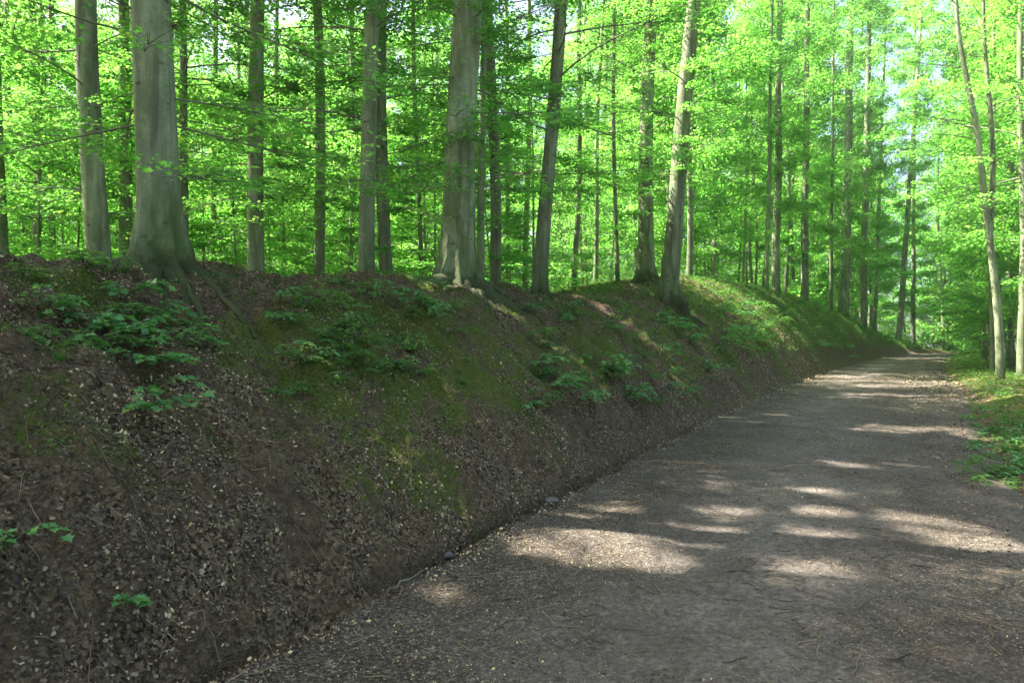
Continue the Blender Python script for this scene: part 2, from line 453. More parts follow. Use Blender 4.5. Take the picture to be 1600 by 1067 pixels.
path_o = tag(obj("path", me, M_PATH), kind="structure")
def pathz(x, y):
    q, t = qt(x, y)
    inn = (t < -.1) & (-t < Wd(q) - .35)
    rut = -.03 * np.exp(-((t + 1.55) / .28) ** 2) - .03 * np.exp(-((t + 3.35) / .3) ** 2)
    zp = terrain(x, y, False) + .08 + rut + .03 * fbm(x, y, 1.1, 3, 51) + .020 * fbm(x, y, 8, 6, 52, .75)
    return np.where(inn, zp, terrain(x, y) + cushion(x, y))
print("ground", time.time() - T00)

# ------------------------------------------------------------------ litter, moss tufts, herbs (uncountable: stuff)
def scatter_region(n, qa, qb, ta, tb, fall=7.0, power=1.3):
    q = np.exp(rng.uniform(math.log(qa + 3), math.log(qb + 3), n)) - 3
    t = rng.uniform(ta, tb, n)
    x, y = edge(q, t)
    d = np.hypot(x, y)
    ok = (y > 1.5) & (np.abs(x) < .80 * y + .4)
    return x[ok], y[ok], d[ok]
def litter(name, parts):
    S = Soup()
    for (n, qa, qb, ta, tb, smin, smax, tilt, tint) in parts:
        x, y, d = scatter_region(n, qa, qb, ta, tb)
        clump = vn(x * 2.2, y * 2.2, 71) * .6 + vn(x * 6, y * 6, 72) * .4
        keep = rng.random(len(x)) < np.clip(clump * 2.6 - .75, .06, 1)
        x, y, d = x[keep], y[keep], d[keep]
        nrm = norm(tnormal(x, y) + rng.normal(0, tilt, (len(x), 3)))
        D = norm(np.cross(nrm, rng.normal(0, 1, (len(x), 3))))
        z = pathz(x, y) + .003
        L = (smin + (smax - smin) * rng.beta(1.3, 3.0, len(x))) * np.maximum(1, (d / 9) ** .7)
        P = np.stack([x, y, z], 1) - D * L[:, None] * .5 + nrm * (.3 * L * tilt)[:, None]
        V, F = leaves6(P, D, nrm, L, L * rng.uniform(.35, .75, len(x)), rng.uniform(-.3, .3), .15)
        tt = np.clip(rng.beta(1.6, 2.8, len(x)) * tint * (.72 + .9 * vn(x * 1.1, y * 1.1, 75)), 0, 1)
        S.add(V, F, np.repeat(tt, 2))
    x, y, d = scatter_region(9000, -1, 22, -4.5, 5.5)
    az = rng.uniform(0, 6.28, len(x)); L = rng.uniform(.04, .22, len(x))
    ss = np.linspace(-.5, .5, 4)
    X = x[:, None] + np.cos(az)[:, None] * ss * L[:, None]; Y = y[:, None] + np.sin(az)[:, None] * ss * L[:, None]
    Z = pathz(X.ravel(), Y.ravel()).reshape(X.shape) + .006
    P = np.stack([X + rng.normal(0, .004, X.shape), Y + rng.normal(0, .004, X.shape), Z], -1)
    v, f = tubes(P, np.full(X.shape, .0018) * rng.uniform(.6, 1.8, (len(x), 1)), 3)
    S.add(v, f, np.repeat(rng.uniform(.2, .75, len(x)), 9))
    return S.mesh(name)
me = litter("leaf_litter", [
    (420000, -1, 34, -.25, 6.0, .008, .044, .6, 1.15),     # bank
    (300000, 0, 30, -5.3, 0, .004, .020, .45, 1.15),          # path fragments
    (2500, 0, 30, -5.3, 0, .015, .045, .3, 1.0),            # whole leaves lying on the path
    (9000, 2, 16, .12, .6, .015, .042, .45, 1.1),           # drift of leaves against the foot of the bank
    (30000, 3, 34, -9, -3.4, .02, .055, .35, 1.05)])       # right verge
o = obj("leaf_litter", me, M_LITTER); tag(o, "brown fallen leaves strewn over the path and the bank", "leaf litter", kind="stuff")

def cover(name, n, qa, qb, ta, tb, smin, smax, thr, h=.03, up=.5, mask=None):
    x, y, d = scatter_region(n, qa, qb, ta, tb)
    m = (mask(x, y) if mask else mossmask(x, y)) + (vn(x * 5, y * 5, 81) - .5) * .9
    k = m > thr
    x, y, d, m = x[k], y[k], d[k], m[k]
    nrm = norm(tnormal(x, y) * up + rng.normal(0, .45, (len(x), 3)) + [0, 0, .4])
    D = norm(np.cross(nrm, rng.normal(0, 1, (len(x), 3))))
    L = (smin + (smax - smin) * rng.beta(1.3, 3.0, len(x))) * np.maximum(1, (d / 12) ** .8)
    P = np.stack([x, y, terrain(x, y) + cushion(x, y) + rng.uniform(0, h, len(x)) * np.maximum(1, (d / 14) ** .6)], 1)
    V, F = leaves6(P, D, nrm, L, L * .6)
    return V, F, np.repeat(rng.random(len(x)), 2)
S = Soup(); S.add(*cover("m", 260000, -1, 40, .15, 6, .006, .018, .50, .025))
o = obj("moss", S.mesh("moss"), M_HERB); tag(o, "green moss in patches on the bank face", "moss", kind="stuff")
S = Soup()
S.add(*cover("h", 80000, 14, 95, .4, 7, .02, .05, .55, .11))
S.add(*cover("h", 60000, 2, 20, .5, 5, .012, .035, .62, .06))
S.add(*cover("h", 80000, 3, 110, -16, -3.9, .02, .05, .30, .10))
o = obj("ground_cover", S.mesh("ground_cover"), M_HERB); tag(o, "low green herbs carpeting the far bank and the right verge", "ground cover", kind="stuff")
print("scatter", time.time() - T00)

# ------------------------------------------------------------------ trees
def crown_parts(r, tf, z0, z1, Rd, nl, ns, nleaf, leaf, shape=4, lowup=5, hiup=45, spray=1.0, az0=None, layered=True, clump=0.0):
    """limbs from trunk centreline function tf(z); returns leaf V,F,tint and branch V,F"""
    u = np.sort(r.random(nl)) if nl > 8 else r.random(nl)
    z = z0 + (z1 - z0) * u
    az = np.arange(nl) * 2.4 + r.uniform(0, 6) + r.normal(0, .4, nl)
    if az0 is not None: az = az0 + r.normal(0, .8, nl)
    prof = np.clip(np.sin(np.pi * (.18 + .78 * u)), .2, 1) ** .7
    ln = Rd * prof * r.uniform(.65, 1.15, nl)
    el = np.radians(lowup + (hiup - lowup) * u + r.normal(0, 7, nl))
    st = tf(z)
    dh = np.stack([np.cos(az), np.sin(az), 0 * az], 1)
    K = 7
    s = np.linspace(0, 1, K)[None, :, None]
    lat = np.cross(dh, [0, 0, 1.0])
    wv = r.normal(0, .05, (nl, 1, 1))
    def limb(s, idx=slice(None)):
        d_, l_, e_ = dh[idx][:, None], ln[idx][:, None, None], el[idx][:, None, None]
        up = np.array([0, 0, 1.0])
        return st[idx][:, None] + d_ * (s * l_ * np.cos(e_)) + up * (s * l_ * np.sin(e_) - .10 * l_ * s * s) + lat[idx][:, None] * l_ * wv[idx] * np.sin(s * 5)
    P = limb(s)
    rad = (.006 * ln + .004)[:, None] * (1 - .82 * np.linspace(0, 1, K))[None]
    B = [tubes(P, rad, 5)]
    # sprays
    li = np.repeat(np.arange(nl), ns); n = len(li)
    ss = r.uniform(.28, 1, n)
    base = limb(ss[:, None, None], li)[:, 0]
    saz = az[li] + r.uniform(-1.15, 1.15, n) * (1 if layered else 1.9)
    sd = np.stack([np.cos(saz), np.sin(saz), r.uniform(-.15, .25, n) + .25 * u[li] if layered else r.uniform(-.55, .6, n)], 1); sd = norm(sd)
    if clump > 0:
        cp = base * .62 + r.uniform(0, 90)
        cn = vn(cp[:, 0] + cp[:, 2] * .7, cp[:, 1] - cp[:, 2] * .9, 5)
        kp = cn > clump * .5
        li, ss, base, saz, sd = li[kp], ss[kp], base[kp], saz[kp], sd[kp]; n = len(li)
    sl = spray * r.uniform(.6, 1.25, n) * (1.15 - .3 * ss)
    sidev = norm(np.cross(sd, [0, 0, 1.0]))
    kk = np.linspace(0, 1, 4)[None, :, None]
    tw = base[:, None] + sd[:, None] * sl[:, None, None] * kk - np.array([0, 0, .16]) * sl[:, None, None] * kk ** 2
    B.append(tubes(tw, np.full((n, 1), .006) * (1.2 - np.linspace(0, 1, 4))[None] * min(max(1, leaf / .08), 1.8) * .75, 3))
    m = n * nleaf
    si = np.repeat(np.arange(n), nleaf)
    a = r.random(m) ** .8; b = r.uniform(-1, 1, m) * (.12 + .45 * np.sin(np.pi * np.clip(a * .9 + .08, 0, 1)))
    P = base[si] + sd[si] * (a * sl[si])[:, None] + sidev[si] * (b * sl[si])[:, None]
    P[:, 2] += -.16 * sl[si] * a * a + r.normal(0, .035 if layered else .13, m) * sl[si] - .12 * np.abs(b) * sl[si]
    D = norm(sd[si] + sidev[si] * np.sign(b)[:, None] * r.uniform(.3, 1.2, m)[:, None] + r.normal(0, .25, (m, 3)) - [0, 0, .15])
    Nn = norm(np.array([0, 0, 1.0]) + r.normal(0, .38 if layered else .62, (m, 3)))
    Nn = norm(Nn - D * (Nn * D).sum(1, keepdims=True))
    L = leaf * r.uniform(.65, 1.25, m)
    tint = np.clip(r.normal(.45, .22, m) + r.normal(0, .12, n)[si], 0, 1)
    return (P, D, Nn, L, tint), B
def over_near_ground(P):
    # does this leaf's shadow fall on the near bank or path?
    g = P - SUN * ((P[:, 2] - .6) / SUN[2])[:, None]
    q, t = qt(g[:, 0], g[:, 1])
    return (q > -3) & (q < 19) & (t > -6) & (t < 4.6)
def leaf_soup(parts, shape, off=None, cull=False, S=None, thin=0.0):
    S = S or Soup()
    P, D, Nn, L, tint = parts
    if thin > 0:
        W = P + off
        c = vn(W[:, 0] * .9 + W[:, 2] * .6, W[:, 1] * .9 - W[:, 2] * .7, 15) * .7 + rng.random(len(P)) * .3
        k = over_near_ground(W) | (c > thin)
        P, D, Nn, L, tint = P[k], D[k], Nn[k], L[k], tint[k]
    if cull:
        k = ~shading_patch(P + off)
        P, D, Nn, L, tint = P[k], D[k], Nn[k], L[k], tint[k]
    if shape == 4:
        V, F = leaves4(P, D, Nn, L, L * .66); S.add(V, F, tint)
    else:
        V, F = leaves6(P, D, Nn, L, L * .66); S.add(V, F, np.repeat(tint, 2))
    return S
def trunk_mesh(name, r, cl, r0, h, flare=0.0, sides=14, rough=.02, lobes=None, zb=-.6, extra=None):
    """cl(z)->(n,3) centreline; r0 radius around 1.3 m up"""
    zs = np.concatenate([np.linspace(zb, 1.2, 34), np.linspace(1.35, h, 42)])
    c = cl(zs)
    th = np.arange(sides) / sides * 2 * np.pi
    zc = np.clip(zs, 0, None)
    rt = r0 * (1 + .10 * np.exp(-zc / .9)) * np.clip(1 - .62 * (zc / h) ** 1.1, .06, 1)
    rr = np.repeat(rt[:, None], sides, 1)
    if flare > 0:
        lob = np.zeros(sides)
        for a in lobes:
            dd = (th - a + np.pi) % (2 * np.pi) - np.pi
            lob = np.maximum(lob, np.exp(-(np.abs(dd) / .17) ** 1.3))
        e1 = np.exp(-np.clip(zs + .08, 0, None) / (.17 + .28 * r0)); e2 = np.exp(-np.clip(zs, 0, None) / (.5))
        rr = rr + flare * e1[:, None] * (.10 + 1.15 * lob[None]) + flare * .15 * e2[:, None] * (lob[None] - .35)
    X, Z = np.meshgrid(th, zs)
    rr = rr * (1 + (.22 * np.exp(-np.clip(Z, 0, None) / .45) * fbm(X * 4 + 3, Z * 7, 1.0, 3, 23) if flare > .2 else 0)) * (1 + rough * 2.4 * fbm(np.cos(X) * 2 + 9 + r.uniform(0, 50), Z * 1.1 + np.sin(X) * 2, 1.0, 3, 3) + rough * 1.0 * fbm(X * 3, Z * 5, 1.0, 3, 13))
    V = np.stack([c[:, None, 0] + rr * np.cos(th), c[:, None, 1] + rr * np.sin(th), c[:, None, 2] + 0 * rr], -1).reshape(-1, 3)
    F = gridfaces(len(zs), sides, True)
    V = [V]; F = [F]
    if extra is not None:
        v, f = extra; F.append(f + len(V[0])); V.append(v)
    return quadmesh(name, np.concatenate(V), np.concatenate(F))

# --- the trees one can tell apart: base pixel x, depth, pixel x at the top edge of the photo, width in pixels, root flare, label
MAIN = [
 (8, 15, 2, 18, 0, 0, "grey trunk at the extreme left edge behind the bank"),
 (57, 18, 50, 15, 0, 0, "thin pale beech second from the left, behind the bank crest"),
 (163, 11.5, 143, 36, .10, 0, "stout pale beech just left of the tree with big spreading roots"),
 (193, 16, 190, 20, 0, 0, "shaded grey beech half hidden left of the big root-flared trunk"),
 (252, 6.6, 237, 62, .27, 9, "thickest pale beech with spreading roots on the left bank crest"),
 (293, 15, 283, 13, 0, 0, "slim beech tight against the right side of the root-flared trunk"),
 (401, 13.5, 400, 26, .08, 0, "straight pale beech beside the white sky gap left of centre"),
 (500, 16.5, 491, 18, .05, 0, "slim grey beech right of the white sky gap"),
 (571, 11.3, 584, 25, .12, 4, "smooth grey beech leaning slightly right at the crest, first of a close pair"),
 (604, 14.5, 601, 21, .05, 0, "greener straight beech right behind the smooth leaning one"),
 (715, 11.0, 735, 51, .40, 9, "big mossy beech with dark rooted base at the centre of the crest"),
 (752, 14.5, 752, 12, 0, 0, "dark narrow trunk hidden behind the right side of the mossy beech"),
 (774, 16, 765, 18, 0, 0, "green shaded beech just right of the big mossy trunk"),
 (795, 24, 790, 8, 0, 0, "very thin dark stem right of the mossy beech"),
 (820, 24, 826, 9, 0, 0, "thin blue-grey stem left of the leaning crest beech"),
 (841, 13.8, 870, 23, .14, 5, "slender beech leaning right with small mossy foot on the crest"),
 (896, 24, 906, 9, 0, 0, "thin bare stem alone right of the slender leaning beech"),
 (1009, 22, 1019, 25, .25, 5, "upright leafy beech behind the pale leaning tree on the second mound"),
 (1043, 19.8, 1087, 28, .32, 6, "pale leaning beech with mossy roots on the second mound"),
 (1077, 28, 1080, 10, 0, 0, "thin trunk behind and right of the pale leaning beech"),
 (1198, 36, 1205, 7, 0, 0, "thin trunk left of the pale one over the green bank"),
 (1213, 34, 1218, 13, 0, 0, "pale trunk over the left part of the green bank"),
 (1257, 36, 1259, 12, 0, 0, "faint pale trunk over the middle of the green bank"),
 (1298, 44, 1301, 6, 0, 0, "dark thin stem just left of the tall pale trunk above the green bank"),
 (1318, 46, 1328, 16, .12, 4, "tall pale straight beech where the green bank drops to the path"),
 (1348, 50, 1353, 12, 0, 0, "grey beech just right of the tall pale straight one"),
 (1366, 54, 1385, 6, 0, 0, "thin crooked stem above the end of the green bank"),
 (1404, 58, 1436, 9, 0, 0, "slanting dark beech above the far left edge of the path"),
 (1427, 62, 1431, 7, 0, 0, "thin upright stem at the far bend of the path"),
 (1596, 27, 1592, 13, 0, 0, "dark trunk at the extreme right edge of the wood"),
 (1551, 31, 1556, 8, 0, 0, "dark stem directly behind the forked beech right of the path"),
]
CROWNS = []
def place_main(px, d, pt, wpx, flare, nroot, label, k):
    r = np.random.default_rng(100 + k)
    if 20 <= k <= 28:      # stands on the bank's crest line
        dd_ = np.linspace(20, 110, 500)
        hh_ = terrain((px - CX) / FPX * dd_, dd_, False)
        d = float(dd_[((hh_ - 1.5) / dd_).argmax()]) + .4
    X = (px - CX) / FPX * d
    z = gz(X, d)
    ztop = 1.5 + CY / FPX * d
    Xt = (pt - CX) / FPX * d
    lean = (Xt - X) / (ztop - z)
    ly = r.normal(0, .01)
    h = 19 + r.uniform(0, 4) + d * .1
    if d > 40: h = 12 + .42 * d
    r0 = wpx * d / FPX / 2
    r0 = r0 * .98
    bend = r.uniform(.02, .07); ph = r.uniform(0, 6)
    def cl(zz):
        zc = np.clip(zz, 0, None)
        return np.stack([lean * zc + bend * (np.sin(zc * .55 + ph) - math.sin(ph)), ly * zc + bend * (np.cos(zc * .5 + ph) - math.cos(ph)), zz], 1)
    root = empty("beech_tree", (X, d, z))
    tag(root, label, "tree", "tall beech trees in the wood")
    lobes = [i * 2 * np.pi / max(nroot, 1) + r.normal(0, .16) for i in range(nroot)]
    sides = 72 if wpx > 50 else (24 if wpx > 20 else 12)
    me = trunk_mesh("trunk", r, cl, r0, h, flare, sides, .03 if wpx > 50 else .022, lobes if nroot else [0, 2, 4])
    obj("trunk", me, M_BARK, root)
    for a in lobes if nroot else []:
        ln = r.uniform(.4, .95) * (flare / .3) + r0
        if wpx > 60 and abs(((a + 0.15 + np.pi) % (2 * np.pi)) - np.pi) < .5: ln += .45
        s = np.linspace(0, 1, 12)
        a2 = a + .35 * r.normal() * s
        rx = np.cos(a2) * (r0 * .75 + s * ln); ry = np.sin(a2) * (r0 * .75 + s * ln)
        gzz = terrain(X + rx, d + ry, False) - z
        rad = (.36 * flare * (1 - s) ** .7 + .014) * (1 + .25 * fbm(s * 6, s * 0 + a * 9, 1, 3, k))
        rz = gzz + .30 * flare * np.exp(-s * 6) + rad * .1 - .02 * s + .03 * fbm(s * 4, s * 0 + a * 5, 1, 2, k)
        P = np.stack([rx, ry, rz], 1)[None]
        v, f = tubes(P, (rad * (1 + .15 * np.sin(s * 15 + a)))[None], 10)
        obj("root", quadmesh("root", v, f), M_BARK, root)
    for j in range({4: 6, 10: 7, 18: 6, 15: 4}.get(k, 0)):
        q_, _t = qt(np.array([X]), np.array([d])); m_ = ML(q_)[0]
        a0 = math.atan2(-m_, 1) + r.uniform(-1.1, 1.1); ln = r.uniform(.7, 1.7)
        s = np.linspace(0, 1, 22)
        aa = a0 + .9 * fbm(s * 3 + j * 7, s * 0 + k, 1, 3, 7)
        st_ = ln / 21
        rx = r0 * .8 * math.cos(a0) + np.cumsum(np.cos(aa)) * st_; ry = r0 * .8 * math.sin(a0) + np.cumsum(np.sin(aa)) * st_
        rz = terrain(X + rx, d + ry) - z + .012 * np.sin(s * 9 + j) + .02 * (1 - s)
        rad = (.034 if wpx > 45 or flare > .3 else .025) * (1.1 - s) * (1 + .25 * np.sin(s * 21 + j)) + .004
        v, f = tubes(np.stack([rx, ry, rz], 1)[None], rad[None], 8)
        obj("root", quadmesh("root", v, f), M_BARK, root)
    off = np.array([X, d, z])
    S = Soup(); Bv = Soup()
    tf = lambda q: cl(q)
    if d < 27:
        # high crown, shades path and bank
        pts, B = crown_parts(r, tf, 8.5, h - .5, 4.6 if wpx > 14 else 3.2, 26 if wpx > 14 else 14, 13, 58, .16, lowup=20, hiup=60, spray=1.2, layered=False)
        leaf_soup(pts, 4, off, True, S, .88)
        for b in B: Bv.add(*b)
        zl = 1.5 + .21 * d - z
        pts, B = crown_parts(r, tf, zl, 9.5, 2.8 if d > 8 else 2.2, 19, 10, 36, .07, lowup=-2, hiup=28, spray=.8)
        leaf_soup(pts, 6, off, True, S)
        for b in B: Bv.add(*b)
    else:
        pts, B = crown_parts(r, tf, 4.5, h - .5, 4.4, int(30 * h / 24), 20, 38, .14 + .0012 * max(d - 40, 0), lowup=12, hiup=55, spray=1.1, layered=False, clump=.75)
        leaf_soup(pts, 4, off, True, S)
        for b in B: Bv.add(*b)
    obj("branches", Bv.mesh("branches"), M_TWIG, root)
    CROWNS.append((root, S, off))
    # leafy shoots straight off the trunk
    if k in SHOOTS:
        S = Soup(); Bv = Soup()
        za, zb_, n = SHOOTS[k]
        for zi in np.linspace(za, zb_, n) + r.normal(0, .1, n):
            az0 = -math.pi / 2 + .35 + r.normal(0, .9)
            pts, B = crown_parts(r, tf, zi, zi + .05, .5 + .012 * d + 1.7 * r0, 1, 8, 20, .06 if d < 12 else .08, lowup=-15, hiup=10, spray=.5, az0=az0)
            S = leaf_soup(pts, 6, off, True); Bv = Soup()
            for b in B: Bv.add(*b)
            sh = obj("leafy_shoot", S.mesh("leafy_shoot", False), M_LEAF, root)
            obj("twig", Bv.mesh("twig"), M_TWIG, sh)
    return root
SHOOTS = {2: (.9, 4.2, 14), 4: (2.3, 3.4, 11), 6: (2.2, 6, 17), 7: (1.0, 6.5, 20), 9: (.6, 6, 26), 10: (1.0, 4.6, 24), 12: (1, 7, 22), 17: (1.2, 9, 30), 18: (3.2, 8, 14), 15: (2, 5.5, 12), 21: (2, 12, 16), 22: (3, 14, 14), 24: (3, 18, 14), 3: (1, 5, 12), 8: (3, 5.5, 6)}
for k, a in enumerate(MAIN): place_main(*a, k)

# forked beech right of the path
def forked():
    d = 24.3
    r = np.random.default_rng(77)
    def w(px, py): return np.array([(px - CX) / FPX * d, 0, 1.5 + (CY - py) / FPX * d])
    b = w(1563, 597); X = b[0]; z = gz(X, d)
    pa = np.array([w(1563, 597), w(1560, 520), w(1555, 440), w(1550, 385), w(1540, 320), w(1526, 220), w(1513, 130), w(1500, 50), w(1488, -60), w(1480, -200)])
    pb = np.array([w(1550, 392), w(1551, 350), w(1552, 290), w(1549, 200), w(1545, 100), w(1539, 0), w(1535, -120), w(1533, -230)])
    def clf(p):
        zz = p[:, 2] - z
        return lambda q: np.stack([np.interp(q, zz, p[:, 0]) - X + (q > 0) * .05 * np.sin(q * .9), .03 * np.sin(q * .7), q], 1)
    root = empty("beech_tree", (X, d, z))
    tag(root, "forked pale beech standing on the verge right of the path", "tree", "tall beech trees in the wood")
    ca, cb = clf(pa), clf(pb)
    obj("trunk", trunk_mesh("trunk", r, ca, .135, 18, .10, 18, .03, [0, 1.7, 3.1, 4.6]), M_BARK, root)
    zs = np.linspace(pb[0, 2] - z, 17, 30)
    P = cb(zs)[None]; P[:, :, 1] += .05
    v, f = tubes(P, (np.linspace(.10, .035, 30))[None], 12, (0, 1, 0))
    obj("stem_fork", quadmesh("stem_fork", v, f), M_BARK, root)
    S = Soup(); Bv = Soup()
    for c in (ca, cb):
        pts, B = crown_parts(r, c, 5, 16, 2.8, 24, 7, 34, .11, spray=1.0)
        leaf_soup(pts, 4, None, False, S)
        for q in B: Bv.add(*q)
    obj("branches", Bv.mesh("branches"), M_TWIG, root)
    obj("crown", S.mesh("crown", False), M_LEAF, root)
forked()
print("main trees", time.time() - T00)

# --- repeated kinds: prototypes then copies
def proto(name, seed, h, r0, spec, leafshape=4, lean=0):
    r = np.random.default_rng(seed)
    bend = r.uniform(.1, .3); ph = r.uniform(0, 6); f1 = r.uniform(.2, .35)
    lx, ly = r.normal(0, lean, 2)
    def cl(zz):
        zc = np.clip(zz, 0, None)
        return np.stack([lx * zc + bend * (np.sin(zc * f1 + ph) - math.sin(ph)), ly * zc + bend * (np.cos(zc * f1 * .8 + ph) - math.cos(ph)), zz], 1)
    root = empty(name, (0, 0, -300))
    obj("trunk", trunk_mesh("trunk", r, cl, r0, h, 0, 9, .03, None, -.8), M_BARK, root)
    S = Soup(); Bv = Soup()
    for kw in spec:
        pts, B = crown_parts(r, cl, **kw)
        leaf_soup(pts, leafshape, None, False, S)
        for b in B: Bv.add(*b)
    obj("branches", Bv.mesh("branches"), M_TWIG, root)
    obj("crown", S.mesh("crown", False), M_LEAF, root)
    return root
def copy_thing(src, loc, rz, s, label, cat, group):
    c = src.copy(); COL.objects.link(c)
    c.location = loc; c.rotation_euler = (0, 0, rz); c.scale = s
    tag(c, label, cat, group)
    for ch in src.children:
        q = ch.copy(); COL.objects.link(q); q.parent = c
    return c
P_MID = [proto("beech_tree", 200 + i, 25, .15, [dict(z0=2.6, z1=24.5, Rd=4.0, nl=36, ns=20, nleaf=46, leaf=.145, lowup=12, hiup=58, spray=1.15, layered=False, clump=.75)], lean=.012) for i in range(4)]
P_FAR = [proto("beech_tree", 300 + i, 26, .16, [dict(z0=1.0, z1=25.5, Rd=4.6, nl=38, ns=17, nleaf=24, leaf=.26, lowup=8, hiup=50, spray=1.6, layered=False, clump=.6)], lean=.012) for i in range(4)]
P_SAP = [proto("beech_sapling", 400 + i, 7.5, .035, [dict(z0=.5, z1=7.3, Rd=1.9, nl=30, ns=8, nleaf=34, leaf=.085, hiup=35, spray=.75)], 6, .03) for i in range(4)]
P_SHR = [proto("beech_sapling", 500 + i, 5.5, .03, [dict(z0=.15, z1=5.3, Rd=2.2, nl=30, ns=8, nleaf=22, leaf=.14, hiup=35, spray=1.0)], 4, .04) for i in range(3)]
mainx = [(m[0], m[1]) for m in MAIN]
ZONES = [(-1e9, 215, "between the left edge and the big root-flared trunk"), (215, 480, "around the white sky gap left of centre"),
         (480, 715, "between the sky gap and the big mossy beech"), (715, 1010, "between the big mossy beech and the second mound"),
         (1010, 1200, "behind the pale leaning beech"), (1200, 1400, "above the green bank left of the path"),
         (1400, 1520, "round the far bend of the path"), (1520, 1e9, "right of the path by the forked beech")]
def zone(px):
    for a, b, n in ZONES:
        if a <= px < b: return n
used = {}
first = {}
def put(kind, protos, px, d, s, label, cat, group):
    X = (px - CX) / FPX * d
    z = gz(X, d) - .05
    i = int(rng.integers(len(protos)))
    src = protos[i]
    sxy = s[0]; sz = s[1]
    c = copy_thing(src, (X, d, z), rng.uniform(0, 6.28), (sxy, sxy, sz), label, cat, group)
    return c
def blocks_gap(x, y, rad, top):
    v = np.array([x, y])[None] - _gp[:, :2]
    h = v @ SUNH; p = np.abs(v[:, 0] * SUNH[1] - v[:, 1] * SUNH[0])
    zl = _gp[:, 2] + (h - rad) * math.tan(R(ELEV))
    return bool(np.any((h > 0) & (p < rad) & (zl < gz(x, y) + top)))
def randtrees(kind, protos, n, dr, pxr, ssx, ssz, adj, cat, mind=2.2, tmin=6.0, word="trees"):
    cnt = 0; tries = 0
    while cnt < n and tries < n * 30:
        tries += 1
        d = math.sqrt(rng.uniform(dr[0] ** 2, dr[1] ** 2)); px = rng.uniform(*pxr)
        X = (px - CX) / FPX * d
        q, t = qt(np.array([X]), np.array([d])); q = q[0]; t = t[0]
        if -7.2 < t < tmin and q < 96: continue
        if any((X - a) ** 2 + (d - b) ** 2 < mind ** 2 for a, b in used.get(kind, [])): continue
        if kind in ("sapling", "midr", "midc", "shrub") and blocks_gap(X, d, 2.5 if kind == "sapling" else 3.2, 10 if kind == "sapling" else 24 if kind in ("midr", "midc") else 7): continue
        used.setdefault(kind, []).append((X, d))
        zn = zone(px)
        put(kind, protos, px, d, (rng.uniform(*ssx), rng.uniform(*ssz)), f"{adj} {zn}", cat, f"{adj}s {zn}".replace("beechs", "beeches"))
        cnt += 1
    print(kind, cnt)
# trees in the zone that shades near path: unique culled crowns
def shade_tree(px, d, wpx, k):
    place_main(px, d, px + rng.uniform(-14, 14), wpx, 0, 0, f"slender grey beech {zone(px)}", k)
    o = [x for x in bpy.data.objects if x.name.startswith("beech_tree")]
for k, (px, d, w) in enumerate([(95, 21, 11), (335, 22, 10), (445, 24, 9), (545, 24, 9), (660, 20, 8), (930, 26, 7), (965, 23, 7), (20, 24, 10), (245, 25, 12)]):
    rt = place_main(px, d, px + float(rng.uniform(-14, 14)), w, 0, 0, f"slender grey beech {zone(px)}", 40 + k)
    rt["group"] = f"slender grey beeches {zone(px)}"
# unseen beeches added left of the frame so their crowns shade bank and path
for k, (X, Y) in enumerate([(-11.5, 9.5), (-9.5, 4.0), (-16, 11.5), (-14, 16.5)]):
    px = X / Y * FPX + CX
    rt = place_main(px, Y, px, 30 if Y > 8 else 60, 0, 0, "unseen beech added outside the left edge to shade the near bank", 60 + k)
    rt["group"] = "unseen shade beeches added outside the left edge"
for k, (X, Y) in enumerate([(-13, 6.5), (-12, 13), (-17, 7), (-19, 14), (-8, 1.5), (-14, 1.2), (-19, 3)]):  # more unseen beeches, added where sun leaked onto the near ground
    rt = place_main(X / Y * FPX + CX, Y, X / Y * FPX + CX, 30 if Y > 8 else 60, 0, 0, "unseen beech added outside the left edge to shade the near bank", 70 + k)
    rt["group"] = "unseen shade beeches added outside the left edge"
def fill_shade():  # adds loose leaf clusters to the crowns only to shade the near ground
    c = .3; r = np.random.default_rng(5)
    allP = np.concatenate([v + o for _, S, o in CROWNS if len(S.V) for v in [np.concatenate(S.V)[::4]]])
    g = allP - SUN * ((allP[:, 2] - .6) / SUN[2])[:, None]
    ix = np.floor((g[:, 0] + 12) / c).astype(int); iy = np.floor((g[:, 1] + 8) / c).astype(int)
    ok = (ix >= 0) & (ix < 100) & (iy >= 0) & (iy < 100) & (allP[:, 2] > 5)
    H = np.zeros((100, 100)); np.add.at(H, (ix[ok], iy[ok]), 1)
    tr = np.array([o for _, _, o in CROWNS]); near = tr[:, 1] < 27
    cnt = 0
    for i in range(100):
        for j in range(100):
            x = (i + .5) * c - 12; y = (j + .5) * c - 8
            q, t = qt(np.array([x]), np.array([y])); q, t = q[0], t[0]
            if not (-2.5 < q < 18.5 and -5.5 < t < 4.2): continue
            need = int(46 - H[i, j])
            if need < 4: continue
            zz = r.uniform(9, 19.5, 14); P = np.array([x, y, .6]) + SUN * ((zz - .6) / SUN[2])[:, None]
            dd = np.hypot(P[:, None, 0] - tr[None, near, 0], P[:, None, 1] - tr[None, near, 1])
            a, b = np.unravel_index(dd.argmin(), dd.shape)
            root, S, off = CROWNS[np.nonzero(near)[0][b]]
            n = need
            Q = P[a] + r.normal(0, 1, (n, 3)) * [.2, .2, .16]
            N_ = norm(np.array([0, 0, 1.0]) + r.normal(0, .45, (n, 3))); D = norm(np.cross(N_, r.normal(0, 1, (n, 3))))
            leaf_soup((Q - off, D, N_, .17 * r.uniform(.7, 1.2, n), np.clip(r.normal(.45, .22, n), 0, 1)), 4, off, True, S)
            cnt += n
    print("filled", cnt)
fill_shade()
for root, S, off in CROWNS: obj("crown", S.mesh("crown", False), M_LEAF, root)
randtrees("mid", P_MID, 62, (27, 62), (-40, 1680), (.7, 1.25), (.85, 1.1), "slim beech", "tree", 2.6, 26)
